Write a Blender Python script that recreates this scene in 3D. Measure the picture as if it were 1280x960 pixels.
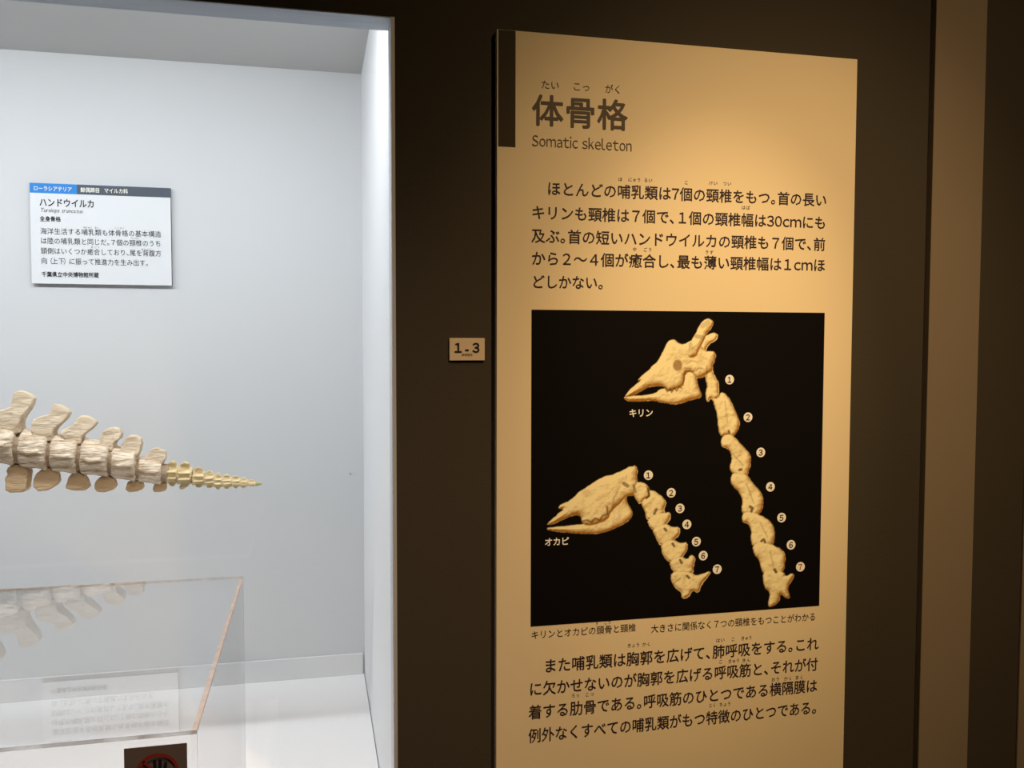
import bpy, bmesh, math, random
import numpy as np
from mathutils import Vector, Matrix, noise

for o in list(bpy.data.objects):
    bpy.data.objects.remove(o)
SC = bpy.context.scene
COL = SC.collection
H = 1.5                      # eye height of the photographer
D = 1.1                      # distance from the front wall (y = 0)
F = 1086.41                  # focal length in pixels of a 1280 wide frame

# ------------------------------------------------------------------ camera
YAW, PITCH, ROLL = 0.2239, 0.0468, 0.0020
fwd = Vector((math.sin(YAW)*math.cos(PITCH), math.cos(YAW)*math.cos(PITCH), -math.sin(PITCH)))
rgt = Vector((math.cos(YAW), -math.sin(YAW), 0))
upv = rgt.cross(fwd)
rg2 = math.cos(ROLL)*rgt + math.sin(ROLL)*upv
up2 = rg2.cross(fwd)
CAMPOS = Vector((0, -D, H))
cam = bpy.data.cameras.new('camera')
cam.sensor_fit = 'HORIZONTAL'
cam.sensor_width = 36
cam.lens = F*36/1280
cam.clip_start = 0.05
camo = bpy.data.objects.new('camera', cam)
COL.objects.link(camo)
m3 = Matrix((rg2, up2, -fwd)).transposed()
camo.matrix_world = Matrix.Translation(CAMPOS) @ m3.to_4x4()
SC.camera = camo

# ------------------------------------------------------------------ world, exposure
w = bpy.data.worlds.new('world')
SC.world = w
w.use_nodes = True
w.node_tree.nodes['Background'].inputs[0].default_value = (1.0, 0.72, 0.45, 1)
w.node_tree.nodes['Background'].inputs[1].default_value = 0.02
SC.view_settings.view_transform = 'Standard'
SC.view_settings.look = 'None'
SC.view_settings.gamma = 1
SC.view_settings.exposure = 0.0
SC.cycles.transparent_max_bounces = 32
SC.cycles.max_bounces = 10
SC.cycles.diffuse_bounces = 6

# ------------------------------------------------------------------ lamps
def spot(name, loc, target, power, color, size_deg, blend, radius):
    l = bpy.data.lights.new(name, 'SPOT')
    l.energy = power
    l.color = color
    l.spot_size = math.radians(size_deg)
    l.spot_blend = blend
    l.shadow_soft_size = radius
    o = bpy.data.objects.new(name, l)
    COL.objects.link(o)
    o.location = loc
    o.rotation_euler = (Vector(target)-Vector(loc)).to_track_quat('-Z', 'Y').to_euler()
    return o

def area(name, loc, target, power, color, sx, sy, spread=180):
    l = bpy.data.lights.new(name, 'AREA')
    l.shape = 'RECTANGLE'
    l.size, l.size_y = sx, sy
    l.energy = power
    l.color = color
    l.spread = math.radians(spread)
    o = bpy.data.objects.new(name, l)
    COL.objects.link(o)
    o.location = loc
    o.rotation_euler = (Vector(target)-Vector(loc)).to_track_quat('-Z', 'Y').to_euler()
    return o

WARM = (1.0, 0.67, 0.36)
spot('panel_spotlight', (0.72, -1.25, 2.68), (0.60, 0.0, 1.30), 64, WARM, 42, 1.0, 0.03)
spot('panel_spotlight', (0.52, -1.0, 2.68), (0.53, 0.0, 1.43), 56, (1.0, 0.71, 0.38), 22, 1.0, 0.02)
spot('wash_fill_light', (0.85, -1.5, 2.65), (0.76, 0.0, 0.90), 52, (1.0, 0.68, 0.36), 80, 1.0, 0.05)  # unseen fill added to brighten the lower panel and the wall around it
area('case_strip_light', (-0.88, 0.100, 2.022), (-0.88, 0.72, 1.70), 6.9, (0.90, 0.95, 1.0), 1.80, 0.030, 150)
area('case_down_light', (-0.86, 0.075, 2.022), (-0.86, 0.16, 1.0), 8.5, (0.91, 0.955, 1.0), 1.86, 0.030, 180)
spot('room_spotlight', (-0.35, -0.80, 2.72), (-0.30, -0.2, 0.95), 60, (1.0, 0.74, 0.60), 56, 1.0, 0.05)

# ------------------------------------------------------------------ measuring helpers
def up(u, v, Y):
    """real point on the upright plane y = Y that a measured sight line meets"""
    d = fwd + rg2*((u-640)/F) - up2*((v-480)/F)
    t = (Y+D)/d.y
    return CAMPOS + d*t

def proj_np(P):
    d = P - np.array(CAMPOS)
    z = d@np.array(fwd)
    return 640+F*(d@np.array(rg2))/z, 480-F*(d@np.array(up2))/z

# ------------------------------------------------------------------ materials
MATS = {}
def new_mat(name):
    m = bpy.data.materials.new(name)
    m.use_nodes = True
    MATS[name] = m
    return m, m.node_tree.nodes, m.node_tree.links

def pmat(name, col, rough=0.5, metal=0.0, vary=0.0, scale=8.0, bump=0.0, bscale=60.0, spec=0.5, stretch=(1, 1, 1)):
    m, n, l = new_mat(name)
    b = n['Principled BSDF']
    b.inputs['Roughness'].default_value = rough
    b.inputs['Metallic'].default_value = metal
    b.inputs['Specular IOR Level'].default_value = spec
    b.inputs['Base Color'].default_value = (*col, 1)
    tc = n.new('ShaderNodeTexCoord')
    mp = n.new('ShaderNodeMapping')
    mp.inputs['Scale'].default_value = stretch
    l.new(tc.outputs['Object'], mp.inputs[0])
    if vary:
        no = n.new('ShaderNodeTexNoise')
        no.inputs['Scale'].default_value = scale
        no.inputs['Detail'].default_value = 5
        l.new(mp.outputs[0], no.inputs['Vector'])
        r = n.new('ShaderNodeMapRange')
        r.inputs[3].default_value = 1-vary
        r.inputs[4].default_value = 1+vary
        l.new(no.outputs['Fac'], r.inputs[0])
        x = n.new('ShaderNodeMix')
        x.data_type = 'RGBA'
        x.blend_type = 'MULTIPLY'
        x.inputs[0].default_value = 1
        x.inputs[6].default_value = (*col, 1)
        l.new(r.outputs[0], x.inputs[7])
        l.new(x.outputs[2], b.inputs['Base Color'])
    if bump:
        no2 = n.new('ShaderNodeTexNoise')
        no2.inputs['Scale'].default_value = bscale
        no2.inputs['Detail'].default_value = 6
        l.new(mp.outputs[0], no2.inputs['Vector'])
        bp = n.new('ShaderNodeBump')
        bp.inputs['Strength'].default_value = bump
        bp.inputs['Distance'].default_value = 0.002
        l.new(no2.outputs['Fac'], bp.inputs['Height'])
        l.new(bp.outputs[0], b.inputs['Normal'])
    return m

def clear_mat(name, tint=(1, 1, 1), ior=1.49, haze=0.0):
    """clear sheet: light passes straight, Fresnel share is mirrored"""
    m, n, l = new_mat(name)
    n.remove(n['Principled BSDF'])
    out = n['Material Output']
    geo = n.new('ShaderNodeNewGeometry')
    mr = n.new('ShaderNodeMapRange')
    mr.inputs[3].default_value = ior
    mr.inputs[4].default_value = 1/ior
    l.new(geo.outputs['Backfacing'], mr.inputs[0])
    fr = n.new('ShaderNodeFresnel')
    l.new(mr.outputs[0], fr.inputs['IOR'])
    t = n.new('ShaderNodeBsdfTransparent')
    t.inputs[0].default_value = (*tint, 1)
    g = n.new('ShaderNodeBsdfGlossy')
    g.inputs['Roughness'].default_value = 0.0
    mx = n.new('ShaderNodeMixShader')
    l.new(fr.outputs[0], mx.inputs[0])
    if haze:
        d = n.new('ShaderNodeBsdfDiffuse')
        d.inputs[0].default_value = (0.9, 0.88, 0.86, 1)
        m2 = n.new('ShaderNodeMixShader')
        m2.inputs[0].default_value = haze
        l.new(t.outputs[0], m2.inputs[1])
        l.new(d.outputs[0], m2.inputs[2])
        l.new(m2.outputs[0], mx.inputs[1])
    else:
        l.new(t.outputs[0], mx.inputs[1])
    l.new(g.outputs[0], mx.inputs[2])
    l.new(mx.outputs[0], out.inputs[0])
    return m

def edge_mat(name, col, mix):
    m, n, l = new_mat(name)
    b = n['Principled BSDF']
    b.inputs['Base Color'].default_value = (*col, 1)
    b.inputs['Roughness'].default_value = 0.2
    tc = n.new('ShaderNodeTexCoord')
    no = n.new('ShaderNodeTexNoise')
    no.inputs['Scale'].default_value = 55
    l.new(tc.outputs['Object'], no.inputs['Vector'])
    mr = n.new('ShaderNodeMapRange')
    mr.inputs[1].default_value = 0.3
    mr.inputs[2].default_value = 0.7
    mr.inputs[3].default_value = mix-0.22
    mr.inputs[4].default_value = mix+0.22
    l.new(no.outputs['Fac'], mr.inputs[0])
    t = n.new('ShaderNodeBsdfTransparent')
    mx = n.new('ShaderNodeMixShader')
    l.new(mr.outputs[0], mx.inputs[0])
    l.new(t.outputs[0], mx.inputs[1])
    l.new(b.outputs[0], mx.inputs[2])
    l.new(mx.outputs[0], n['Material Output'].inputs[0])
    return m

M_WALL = pmat('dark_wall_paint', (0.052, 0.043, 0.029), 0.75, vary=0.10, scale=3, bump=0.15, bscale=220, spec=0.2)
M_STRIP = pmat('taupe_strip', (0.225, 0.178, 0.122), 0.7, vary=0.08, scale=4, spec=0.2)
M_FLOOR = pmat('dark_carpet', (0.05, 0.04, 0.035), 0.95, vary=0.25, scale=60, bump=0.5, bscale=300, spec=0.1)
M_CEIL = pmat('dark_ceiling_paint', (0.03, 0.028, 0.025), 0.9, vary=0.1)
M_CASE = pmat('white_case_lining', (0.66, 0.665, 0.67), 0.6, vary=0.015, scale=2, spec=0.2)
M_SIDE = pmat('lit_side_lining', (0.86, 0.87, 0.88), 0.6, vary=0.01, scale=2, spec=0.2)  # whiter than the back lining: the side's stronger light is put into the colour
M_CCEIL = pmat('shaded_case_top', (0.53, 0.525, 0.515), 0.7, vary=0.02, scale=2, spec=0.2)  # greyer than the lining: shade of the indirectly lit top, painted in
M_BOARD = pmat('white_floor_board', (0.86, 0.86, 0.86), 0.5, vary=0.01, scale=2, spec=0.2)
M_SKIRT = pmat('pale_grey_skirting', (0.76, 0.76, 0.76), 0.55, vary=0.02, spec=0.2)
M_RAIL = pmat('brushed_aluminium', (0.30, 0.33, 0.37), 0.5, 0.2, vary=0.15, scale=10, stretch=(1, 20, 20))
M_TRIM = pmat('pale_metal_trim', (0.62, 0.62, 0.62), 0.4, 0.3, vary=0.03)
M_FIXT = pmat('light_fixture_housing', (0.6, 0.6, 0.6), 0.5, vary=0.03)
M_GLASS = clear_mat('case_glass', (0.992, 0.996, 0.994), 1.5)
M_SHEEN = clear_mat('polished_acrylic_top', (0.985, 0.985, 0.985), 2.1, 0.0)
M_PASS = clear_mat('clear_acrylic_underside', (0.995, 0.995, 0.995), 1.02, 0.0)
M_FRONT = clear_mat('hazed_front_acrylic', (0.99, 0.985, 0.98), 1.49, 0.07)  # pale diffuse haze stands in for room light reflected off the front
M_THIN = clear_mat('thin_clear_acrylic', (0.985, 0.985, 0.985), 1.12, 0.0)
M_EDGE3 = edge_mat('cream_acrylic_edge', (0.95, 0.90, 0.80), 0.60)
M_EDGE = edge_mat('warm_lit_acrylic_edge', (0.98, 0.74, 0.54), 0.74)  # peach colour paints in the warm light that the edge catches
M_EDGE2 = edge_mat('grey_acrylic_edge', (0.60, 0.58, 0.56), 0.62)
M_PLINTH = pmat('plinth_laminate', (0.7, 0.69, 0.67), 0.6, vary=0.03)
M_PANEL = pmat('cream_panel_print', (0.80, 0.67, 0.43), 0.55, vary=0.012, scale=3, spec=0.25)
M_PANELEDGE = pmat('panel_edge', (0.50, 0.42, 0.28), 0.6, vary=0.05)
M_TAB = pmat('dark_tab_print', (0.050, 0.038, 0.022), 0.6, vary=0.08, spec=0.1)
M_INK = pmat('dark_brown_ink', (0.035, 0.022, 0.028), 0.5, vary=0.05, spec=0.2)
M_TITLE = pmat('olive_grey_ink', (0.085, 0.066, 0.042), 0.5, vary=0.05, spec=0.2)
M_GREYINK = pmat('mid_grey_ink', (0.10, 0.085, 0.075), 0.5, vary=0.05, spec=0.2)
M_WHITEINK = pmat('white_ink', (0.92, 0.90, 0.80), 0.5, vary=0.02, spec=0.2)
M_REDINK = pmat('red_ink', (0.45, 0.08, 0.03), 0.5, vary=0.05, spec=0.2)
M_CAPTION = pmat('caption_card', (0.76, 0.77, 0.78), 0.5, vary=0.01, spec=0.2)
M_CARDEDGE = pmat('card_edge', (0.12, 0.13, 0.15), 0.6, vary=0.05)
M_BLUE = pmat('blue_print', (0.03, 0.24, 0.66), 0.5, vary=0.02, spec=0.2)
M_SLATE = pmat('slate_print', (0.085, 0.10, 0.125), 0.5, vary=0.03, spec=0.2)
M_BLACKINK = pmat('black_ink', (0.02, 0.02, 0.025), 0.5, vary=0.05, spec=0.2)
M_PLATE = pmat('beige_plate', (0.68, 0.54, 0.36), 0.45, vary=0.03)
M_STICKER = pmat('dark_sticker', (0.20, 0.155, 0.130), 0.5, vary=0.10)
M_RING = pmat('dark_red_print', (0.36, 0.035, 0.03), 0.5, vary=0.05)
M_STEEL = pmat('steel_rod', (0.5, 0.5, 0.5), 0.3, 0.9, vary=0.03)

def bone_mat(name, light, dark, dscale=26, bump=0.5, drop=0.5):
    m, n, l = new_mat(name)
    b = n['Principled BSDF']
    b.inputs['Roughness'].default_value = 0.65
    b.inputs['Specular IOR Level'].default_value = 0.3
    tc = n.new('ShaderNodeTexCoord')
    mp = n.new('ShaderNodeMapping')
    mp.inputs['Scale'].default_value = (0.32, 1, 1.5)
    l.new(tc.outputs['Object'], mp.inputs[0])
    n1 = n.new('ShaderNodeTexNoise')
    n1.inputs['Scale'].default_value = dscale
    n1.inputs['Detail'].default_value = 8
    n1.inputs['Roughness'].default_value = 0.65
    l.new(mp.outputs[0], n1.inputs['Vector'])
    cr = n.new('ShaderNodeValToRGB')
    cr.color_ramp.elements[0].position = drop-0.17
    cr.color_ramp.elements[0].color = (*dark, 1)
    cr.color_ramp.elements[1].position = drop+0.06
    cr.color_ramp.elements[1].color = (*light, 1)
    l.new(n1.outputs['Fac'], cr.inputs[0])
    l.new(cr.outputs[0], b.inputs['Base Color'])
    n2 = n.new('ShaderNodeTexNoise')
    n2.inputs['Scale'].default_value = 240
    n2.inputs['Detail'].default_value = 6
    l.new(mp.outputs[0], n2.inputs['Vector'])
    bp = n.new('ShaderNodeBump')
    bp.inputs['Strength'].default_value = bump
    bp.inputs['Distance'].default_value = 0.003
    l.new(n2.outputs['Fac'], bp.inputs['Height'])
    l.new(bp.outputs[0], b.inputs['Normal'])
    return m

M_BONE = bone_mat('cream_bone', (0.90, 0.78, 0.61), (0.42, 0.28, 0.15), 80, 1.0, 0.50)
M_SPINE = bone_mat('pale_tan_bone', (0.76, 0.63, 0.46), (0.56, 0.43, 0.27), 34, 0.5, 0.47)
M_BONE2 = bone_mat('yellow_bone', (0.82, 0.69, 0.42), (0.50, 0.36, 0.14), 60, 0.5, 0.48)
M_CHEV = bone_mat('tan_bone', (0.68, 0.50, 0.30), (0.50, 0.34, 0.17), 34, 0.5, 0.47)
M_DISC = bone_mat('brown_disc', (0.46, 0.36, 0.25), (0.30, 0.21, 0.12), 40, 0.3, 0.5)
M_TIP = bone_mat('greenish_bone', (0.52, 0.56, 0.30), (0.40, 0.36, 0.18), 60, 0.4, 0.5)

# ------------------------------------------------------------------ object helpers
def tag(o, label=None, cat=None, group=None, kind=None):
    if label: o['label'] = label
    if cat: o['category'] = cat
    if group: o['group'] = group
    if kind: o['kind'] = kind
    return o

def empty(name, loc):
    o = bpy.data.objects.new(name, None)
    o.empty_display_size = 0.05
    COL.objects.link(o)
    o.location = loc
    return o

def link_mesh(name, me, mats, parent=None, origin=None):
    """links a mesh made in world coordinates; its origin goes to `origin`"""
    if origin is None:
        if len(me.vertices):
            co = np.empty(len(me.vertices)*3, np.float32)
            me.vertices.foreach_get('co', co)
            co = co.reshape(-1, 3)
            origin = Vector(((co.max(0)+co.min(0))/2).tolist())
        else:
            origin = Vector((0, 0, 0))
    origin = Vector(origin)
    me.transform(Matrix.Translation(-origin))
    for m in (mats if isinstance(mats, (list, tuple)) else [mats]):
        me.materials.append(m)
    o = bpy.data.objects.new(name, me)
    COL.objects.link(o)
    if parent is not None:
        o.parent = parent
        # all empties and parents are unrotated, so a plain offset keeps the place
        p, off = parent, Vector((0, 0, 0))
        while p is not None:
            off += p.location
            p = p.parent
        o.location = origin-off
    else:
        o.location = origin
    return o

def box_bm(bm, a, b, mi=0):
    x0, y0, z0 = a
    x1, y1, z1 = b
    v = [bm.verts.new(p) for p in ((x0, y0, z0), (x1, y0, z0), (x1, y1, z0), (x0, y1, z0),
                                   (x0, y0, z1), (x1, y0, z1), (x1, y1, z1), (x0, y1, z1))]
    fs = []
    for q in ((0, 3, 2, 1), (4, 5, 6, 7), (0, 1, 5, 4), (1, 2, 6, 5), (2, 3, 7, 6), (3, 0, 4, 7)):
        f = bm.faces.new([v[i] for i in q])
        f.material_index = mi
        fs.append(f)
    return fs      # bottom, top, front(-y), right, back, left

def box(name, a, b, mats, parent=None, bevel=0.0, origin=None, facemats=None):
    bm = bmesh.new()
    fs = box_bm(bm, a, b)
    if facemats:
        for f, i in zip(fs, facemats):
            f.material_index = i
    if bevel:
        bmesh.ops.bevel(bm, geom=bm.edges[:], offset=bevel, segments=2, profile=0.5, affect='EDGES')
    me = bpy.data.meshes.new(name)
    bm.to_mesh(me)
    bm.free()
    return link_mesh(name, me, mats, parent, origin)

def boxes(name, lst, mats, parent=None):
    bm = bmesh.new()
    for a, b in lst:
        box_bm(bm, a, b)
    me = bpy.data.meshes.new(name)
    bm.to_mesh(me)
    bm.free()
    return link_mesh(name, me, mats, parent)

# ------------------------------------------------------------------ lettering
GLYPH = {}
def glyph(ch, bold=0.0):
    k = (ch, bold)
    if k in GLYPH:
        return GLYPH[k]
    c = bpy.data.curves.new('tmp', 'FONT')
    c.body = ch
    c.resolution_u = 2
    c.offset = bold
    o = bpy.data.objects.new('tmp', c)
    COL.objects.link(o)
    bpy.context.view_layer.update()
    me = o.to_mesh()
    vs = np.array([v.co[:2] for v in me.vertices]) if len(me.vertices) else np.zeros((0, 2))
    fs = [list(p.vertices) for p in me.polygons]
    o.to_mesh_clear()
    bpy.data.objects.remove(o)
    bpy.data.curves.remove(c)
    GLYPH[k] = (vs, fs)
    return GLYPH[k]

def wide_form(ch):
    """the upright gothic form of a plain letter or digit"""
    return chr(ord(ch)+0xFEE0) if 0x21 <= ord(ch) <= 0x7e else ch
WIDE_CELL = '７１２４'
def advance(ch, vs):
    if ch in '。、': return 0.52
    if ch in '（）()': return 0.62
    if ch == ' ': return 0.30
    if ch == '　': return 1.0
    if ch in WIDE_CELL: return 0.92
    if ord(ch) < 0x250:
        return (vs[:, 0].max()-vs[:, 0].min()+0.085) if len(vs) else 0.3
    return 1.0

class Print:
    """collects flat lettering of one ink on an upright plane y = Y"""
    def __init__(self, Y):
        self.Y, self.v, self.f = Y, [], []

    def line(self, s, l, r, em, bold=0.0, latin=False, slant=0.0, wide=1.0, plain=False):
        """s between two measured mid-height points l and r; em = measured letter height"""
        a, b = up(l[0], l[1], self.Y), up(r[0], r[1], self.Y)
        mx, my = (l[0]+r[0])/2, (l[1]+r[1])/2
        size = (up(mx, my-em/2, self.Y)-up(mx, my+em/2, self.Y)).length
        zmid = (a.z+b.z)/2
        gl = []
        for ch in s:
            src = '' if ch == '　' else (ch if plain else wide_form(ch))
            vs, fs = glyph(src) if src.strip() else (np.zeros((0, 2)), [])
            gl.append((ch, vs, fs, advance(ch, vs)))
        tot = sum(g[3] for g in gl)
        if latin: tot -= 0.085
        pitch = (b.x-a.x)/tot
        x = a.x
        for ch, vs, fs, adv in gl:
            if len(vs):
                cell = pitch*adv
                if ch in '。、':
                    gx = x+0.02*size - vs[:, 0].min()*size + 0.02*size
                    sx = size
                elif ch in WIDE_CELL or ord(ch) < 0x250:
                    sx = min(size, pitch) if latin else size
                    wdt = (vs[:, 0].max()-vs[:, 0].min())*sx
                    gx = x - vs[:, 0].min()*sx + (0 if latin else (cell-wdt)/2)
                else:
                    sx = min(size*1.02, pitch*1.0)*wide
                    gx = x+(cell-sx)/2
                zb = zmid-(0.36 if latin else 0.38)*size
                # heavier strokes: the same glyph laid down again a hair to each side
                sh = [(0, 0)] if not bold else [(bold*math.cos(q*math.tau/8), bold*math.sin(q*math.tau/8)) for q in range(8)]
                for q, (ox, oz) in enumerate(sh):
                    n0 = len(self.v)
                    for p in vs:
                        self.v.append((gx+(p[0]+ox)*sx+slant*p[1]*size, self.Y-q*1e-5, zb+(p[1]+oz)*size))
                    self.f += [[i+n0 for i in f] for f in fs]
            x += pitch*adv
        return self

    def poly(self, pts):
        n0 = len(self.v)
        self.v += [tuple(p) for p in pts]
        self.f.append(list(range(n0, n0+len(pts))))

    def build(self, name, mat, parent, label=None):
        me = bpy.data.meshes.new(name)
        me.from_pydata(self.v, [], self.f)
        # all faces look at the room (-y)
        bm = bmesh.new()
        bm.from_mesh(me)
        bm.normal_update()
        for f in bm.faces:
            if f.normal.y > 0:
                f.normal_flip()
        bm.to_mesh(me)
        bm.free()
        o = link_mesh(name, me, mat, parent)
        if label: o['label'] = label
        return o

# ================================================================== THE SETTING
ROOM_X0, ROOM_X1, ROOM_Y0, ROOM_H = -2.3, 2.6, -3.2, 2.8
OX0, OX1 = -1.82, 0.0998               # glazed opening in the front wall
OZ0, OZ1 = H-0.712, H+0.4027
WT = 0.045
boxes('wall_front', [((OX1, 0, 0), (ROOM_X1, WT, ROOM_H)), ((ROOM_X0, 0, 0), (OX0, WT, ROOM_H)),
                     ((OX0, 0, OZ1), (OX1, WT, ROOM_H)), ((OX0, 0, 0), (OX1, WT, OZ0))], M_WALL)
tag(bpy.data.objects['wall_front'], 'dark brown matte wall around the lit case and the text panel', None, None, 'structure')
tag(box('floor', (ROOM_X0, ROOM_Y0, -0.05), (ROOM_X1, 0.8, 0), M_FLOOR), kind='structure')
tag(box('ceiling', (ROOM_X0, ROOM_Y0, ROOM_H), (ROOM_X1, 0.8, ROOM_H+0.05), M_CEIL), kind='structure')
tag(box('wall_left', (ROOM_X0-0.05, ROOM_Y0, 0), (ROOM_X0, 0, ROOM_H), M_WALL), kind='structure')
tag(box('wall_right', (ROOM_X1, ROOM_Y0, 0), (ROOM_X1+0.05, 0, ROOM_H), M_WALL), kind='structure')
tag(box('wall_back', (ROOM_X0, ROOM_Y0-0.05, 0), (ROOM_X1, ROOM_Y0, ROOM_H), M_WALL), kind='structure')

# lighter upright strips to the right of the panel
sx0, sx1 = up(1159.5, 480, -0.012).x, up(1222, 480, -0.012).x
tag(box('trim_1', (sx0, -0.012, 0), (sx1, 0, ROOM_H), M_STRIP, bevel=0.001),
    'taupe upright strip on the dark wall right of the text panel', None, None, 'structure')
tx0 = up(1274.5, 850, -0.004).x
tag(box('trim_2', (tx0, -0.004, 0), (tx0+0.35, 0, ROOM_H), M_STRIP, bevel=0.001),
    'taupe strip at the far right edge of the wall', None, None, 'structure')

# ================================================================== DISPLAY CASE
YB, CZ1, SKZ, FZ = 0.7216, H+0.5471, H-0.6491, H-0.693
SXR = 0.0985
case = empty('display_case', (-0.85, 0.35, FZ))
tag(case, 'white-lined glazed display case set into the dark wall, holding the tail bones', 'display case')
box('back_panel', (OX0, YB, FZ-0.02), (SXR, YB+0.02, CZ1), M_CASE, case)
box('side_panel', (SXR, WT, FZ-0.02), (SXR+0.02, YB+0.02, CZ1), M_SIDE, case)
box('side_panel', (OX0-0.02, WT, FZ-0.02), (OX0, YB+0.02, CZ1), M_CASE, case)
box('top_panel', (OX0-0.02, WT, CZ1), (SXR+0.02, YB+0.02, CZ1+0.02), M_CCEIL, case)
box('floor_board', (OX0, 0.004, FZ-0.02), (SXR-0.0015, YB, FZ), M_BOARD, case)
box('skirting', (OX0, YB-0.006, FZ), (SXR-0.004, YB, SKZ), M_SKIRT, case, bevel=0.0008)
# front reveal and glass
box('lintel_soffit', (OX0, 0.0, OZ1-0.0012), (OX1-0.0035, WT+0.002, OZ1), M_RAIL, case)
box('glass_rail', (OX0, 0.001, OZ0), (OX1-0.0035, 0.012, OZ0+0.015), M_RAIL, case, bevel=0.0006)
box('edge_trim', (OX1-0.0035, -0.0005, OZ0), (OX1+0.0008, WT, OZ1), M_TRIM, case)
g = box('glass_pane', (OX0, 0.004, OZ0+0.015), (OX1-0.0035, 0.009, OZ1-0.0012), M_GLASS, case)
g['label'] = 'clear glass front'
box('light_housing', (OX0+0.02, 0.052, H+0.526), (SXR-0.02, 0.125, CZ1), M_FIXT, case)
pn = up(438, 592, YB)
box('pin', (pn.x-0.0015, YB-0.003, pn.z-0.0015), (pn.x+0.0015, YB, pn.z+0.0015), M_STEEL, case, bevel=0.0006)

# ================================================================== CAPTION CARD on the case's back
CY = YB-0.010
a, b = up(36.8, 228.5, CY), up(215.0, 356.8, CY)
cx0, cx1 = (a.x+up(40.0, 354.4, CY).x)/2, (b.x+up(212.6, 235, CY).x)/2
cz1, cz0 = (a.z+up(212.6, 235, CY).z)/2, (b.z+up(40, 354.4, CY).z)/2
card = empty('caption_card', ((cx0+cx1)/2, YB, cz0))
tag(card, 'white caption card with blue and grey header on the case back', 'caption card')
box('card_board', (cx0, CY, cz0), (cx1, YB-0.0005, cz1), [M_CAPTION, M_CARDEDGE], card,
    facemats=[1, 1, 0, 1, 1, 1])
hz = (up(37, 241.3, CY).z+up(212, 246.5, CY).z)/2
hx = up(96.3, 236, CY).x
box('header_band', (cx0, CY-0.0003, hz), (hx, CY, cz1), M_BLUE, card)['label'] = 'blue header band'
box('header_band', (hx, CY-0.0003, hz), (cx1, CY, cz1), M_SLATE, card)['label'] = 'dark grey header band'
P = Print(CY-0.0006)
P.line('ローラシアテリア', (41.5, 235.2), (90, 236.6), 6.6, 0.01)
P.build('header_lettering', M_WHITEINK, card)
P = Print(CY-0.0006)
P.line('鯨偶蹄目', (100.5, 237.2), (124.8, 238), 6.6, 0.015)
P.line('マイルカ科', (130, 238.2), (160, 239.2), 6.6, 0.015)
P.build('header_lettering', M_WHITEINK, card)
for a_ in (
    ('ハンドウイルカ', (48.8, 253.0), (118.3, 254.6), 11.2, 0.02),
    ('全身骨格', (49.6, 273.3), (76, 274), 7.0, 0.02),
    ('海洋生活する哺乳類も体骨格の基本構造', (50.0, 289.0), (201.6, 292.5), 8.6),
    ('は陸の哺乳類と同じだ。７個の頸椎のうち', (50.4, 301.0), (201.6, 304.3), 8.6),
    ('頭側はいくつか癒合しており、尾を背腹方', (50.6, 313.6), (201.9, 316.6), 8.6),
    ('向（上下）に振って推進力を生み出す。', (51.0, 326.0), (186.0, 328.6), 8.6),
    ('千葉県立中央博物館所蔵', (51.8, 342.8), (123.6, 343.9), 7.0, 0.018),
):
    P = Print(CY-0.0005)
    P.line(*a_)
    P.build('text_line', M_BLACKINK, card)
P = Print(CY-0.0005)
for s, x0, x1, y in (('ほにゅう', 104, 115, 284.3), ('るい', 118, 124, 284.6), ('こっかく', 143, 156, 285),
                     ('けいつい', 163, 174, 297.6), ('ゆごう', 113, 125, 309), ('はいふく', 176, 190, 311.5)):
    P.line(s, (x0, y), (x1, y+0.2), 2.6)
tag(P.build('reading_marks', M_BLACKINK, card), kind='stuff')
P = Print(CY-0.0005)
P.line('Tursiops truncatus', (50, 262.4), (103, 263.6), 7.4, 0, True, 0.22, plain=True)
P.build('lettering', M_GREYINK, card, 'small slanted grey lettering')

# ================================================================== NUMBER PLATE
a, b = up(561.9, 422.6, -0.004), up(606.0, 450.6, -0.004)
plate = empty('number_plate', ((a.x+b.x)/2, 0, b.z))
tag(plate, 'small beige plate reading 1 - 3 on the dark wall', 'sign')
box('plate', (a.x, -0.004, b.z), (b.x, 0, a.z), M_PLATE, plate, bevel=0.0006)
P = Print(-0.0044)
P.line('1', (569.6, 434.6), (576.0, 434.6), 15.5, 0.035)
P.build('character', M_BLACKINK, plate)
P = Print(-0.0044)
P.line('-', (581.0, 435.4), (586.4, 435.4), 15.5, 0.03, plain=True)
P.build('character', M_BLACKINK, plate)
P = Print(-0.0044)
P.line('3', (591.5, 434.6), (598.5, 434.6), 15.5, 0.035)
P.build('character', M_BLACKINK, plate)
P = Print(-0.0044)
P.line('体骨格系', (577.0, 443.4), (591.0, 443.6), 3.8)
P.build('small_lettering', M_BLACKINK, plate)

# ================================================================== TEXT PANEL
PT = 0.012
PY = -PT
pxl = (up(623.3, 38, PY).x+up(618.6, 860, PY).x+up(621.2, 437, PY).x)/3
pxr = (up(1072, 73, PY).x+up(1054, 958, PY).x+up(1063, 480, PY).x)/3
pzt = (up(623, 38, PY).z+up(1072, 73, PY).z)/2
pzb = 0.62
panel = empty('text_panel', ((pxl+pxr)/2, 0, pzb))
tag(panel, 'tall cream information panel headed 体骨格 with a photo of skulls and necks', 'sign')
box('board', (pxl, PY, pzb), (pxr, -0.0005, pzt), [M_PANEL, M_PANELEDGE], panel, facemats=[1, 1, 0, 1, 1, 1])
ta, tb = up(624.3, 38, PY), up(644.2, 184, PY)
box('title_tab', (pxl+0.0015, PY-0.0004, tb.z), (tb.x, PY, pzt-0.0003), M_TAB, panel)['label'] = 'dark brown printed tab'
LY = PY-0.0005
P = Print(LY)
P.line('体骨格', (664.2, 137.8), (785.6, 143.6), 41, 0.017)
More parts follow.
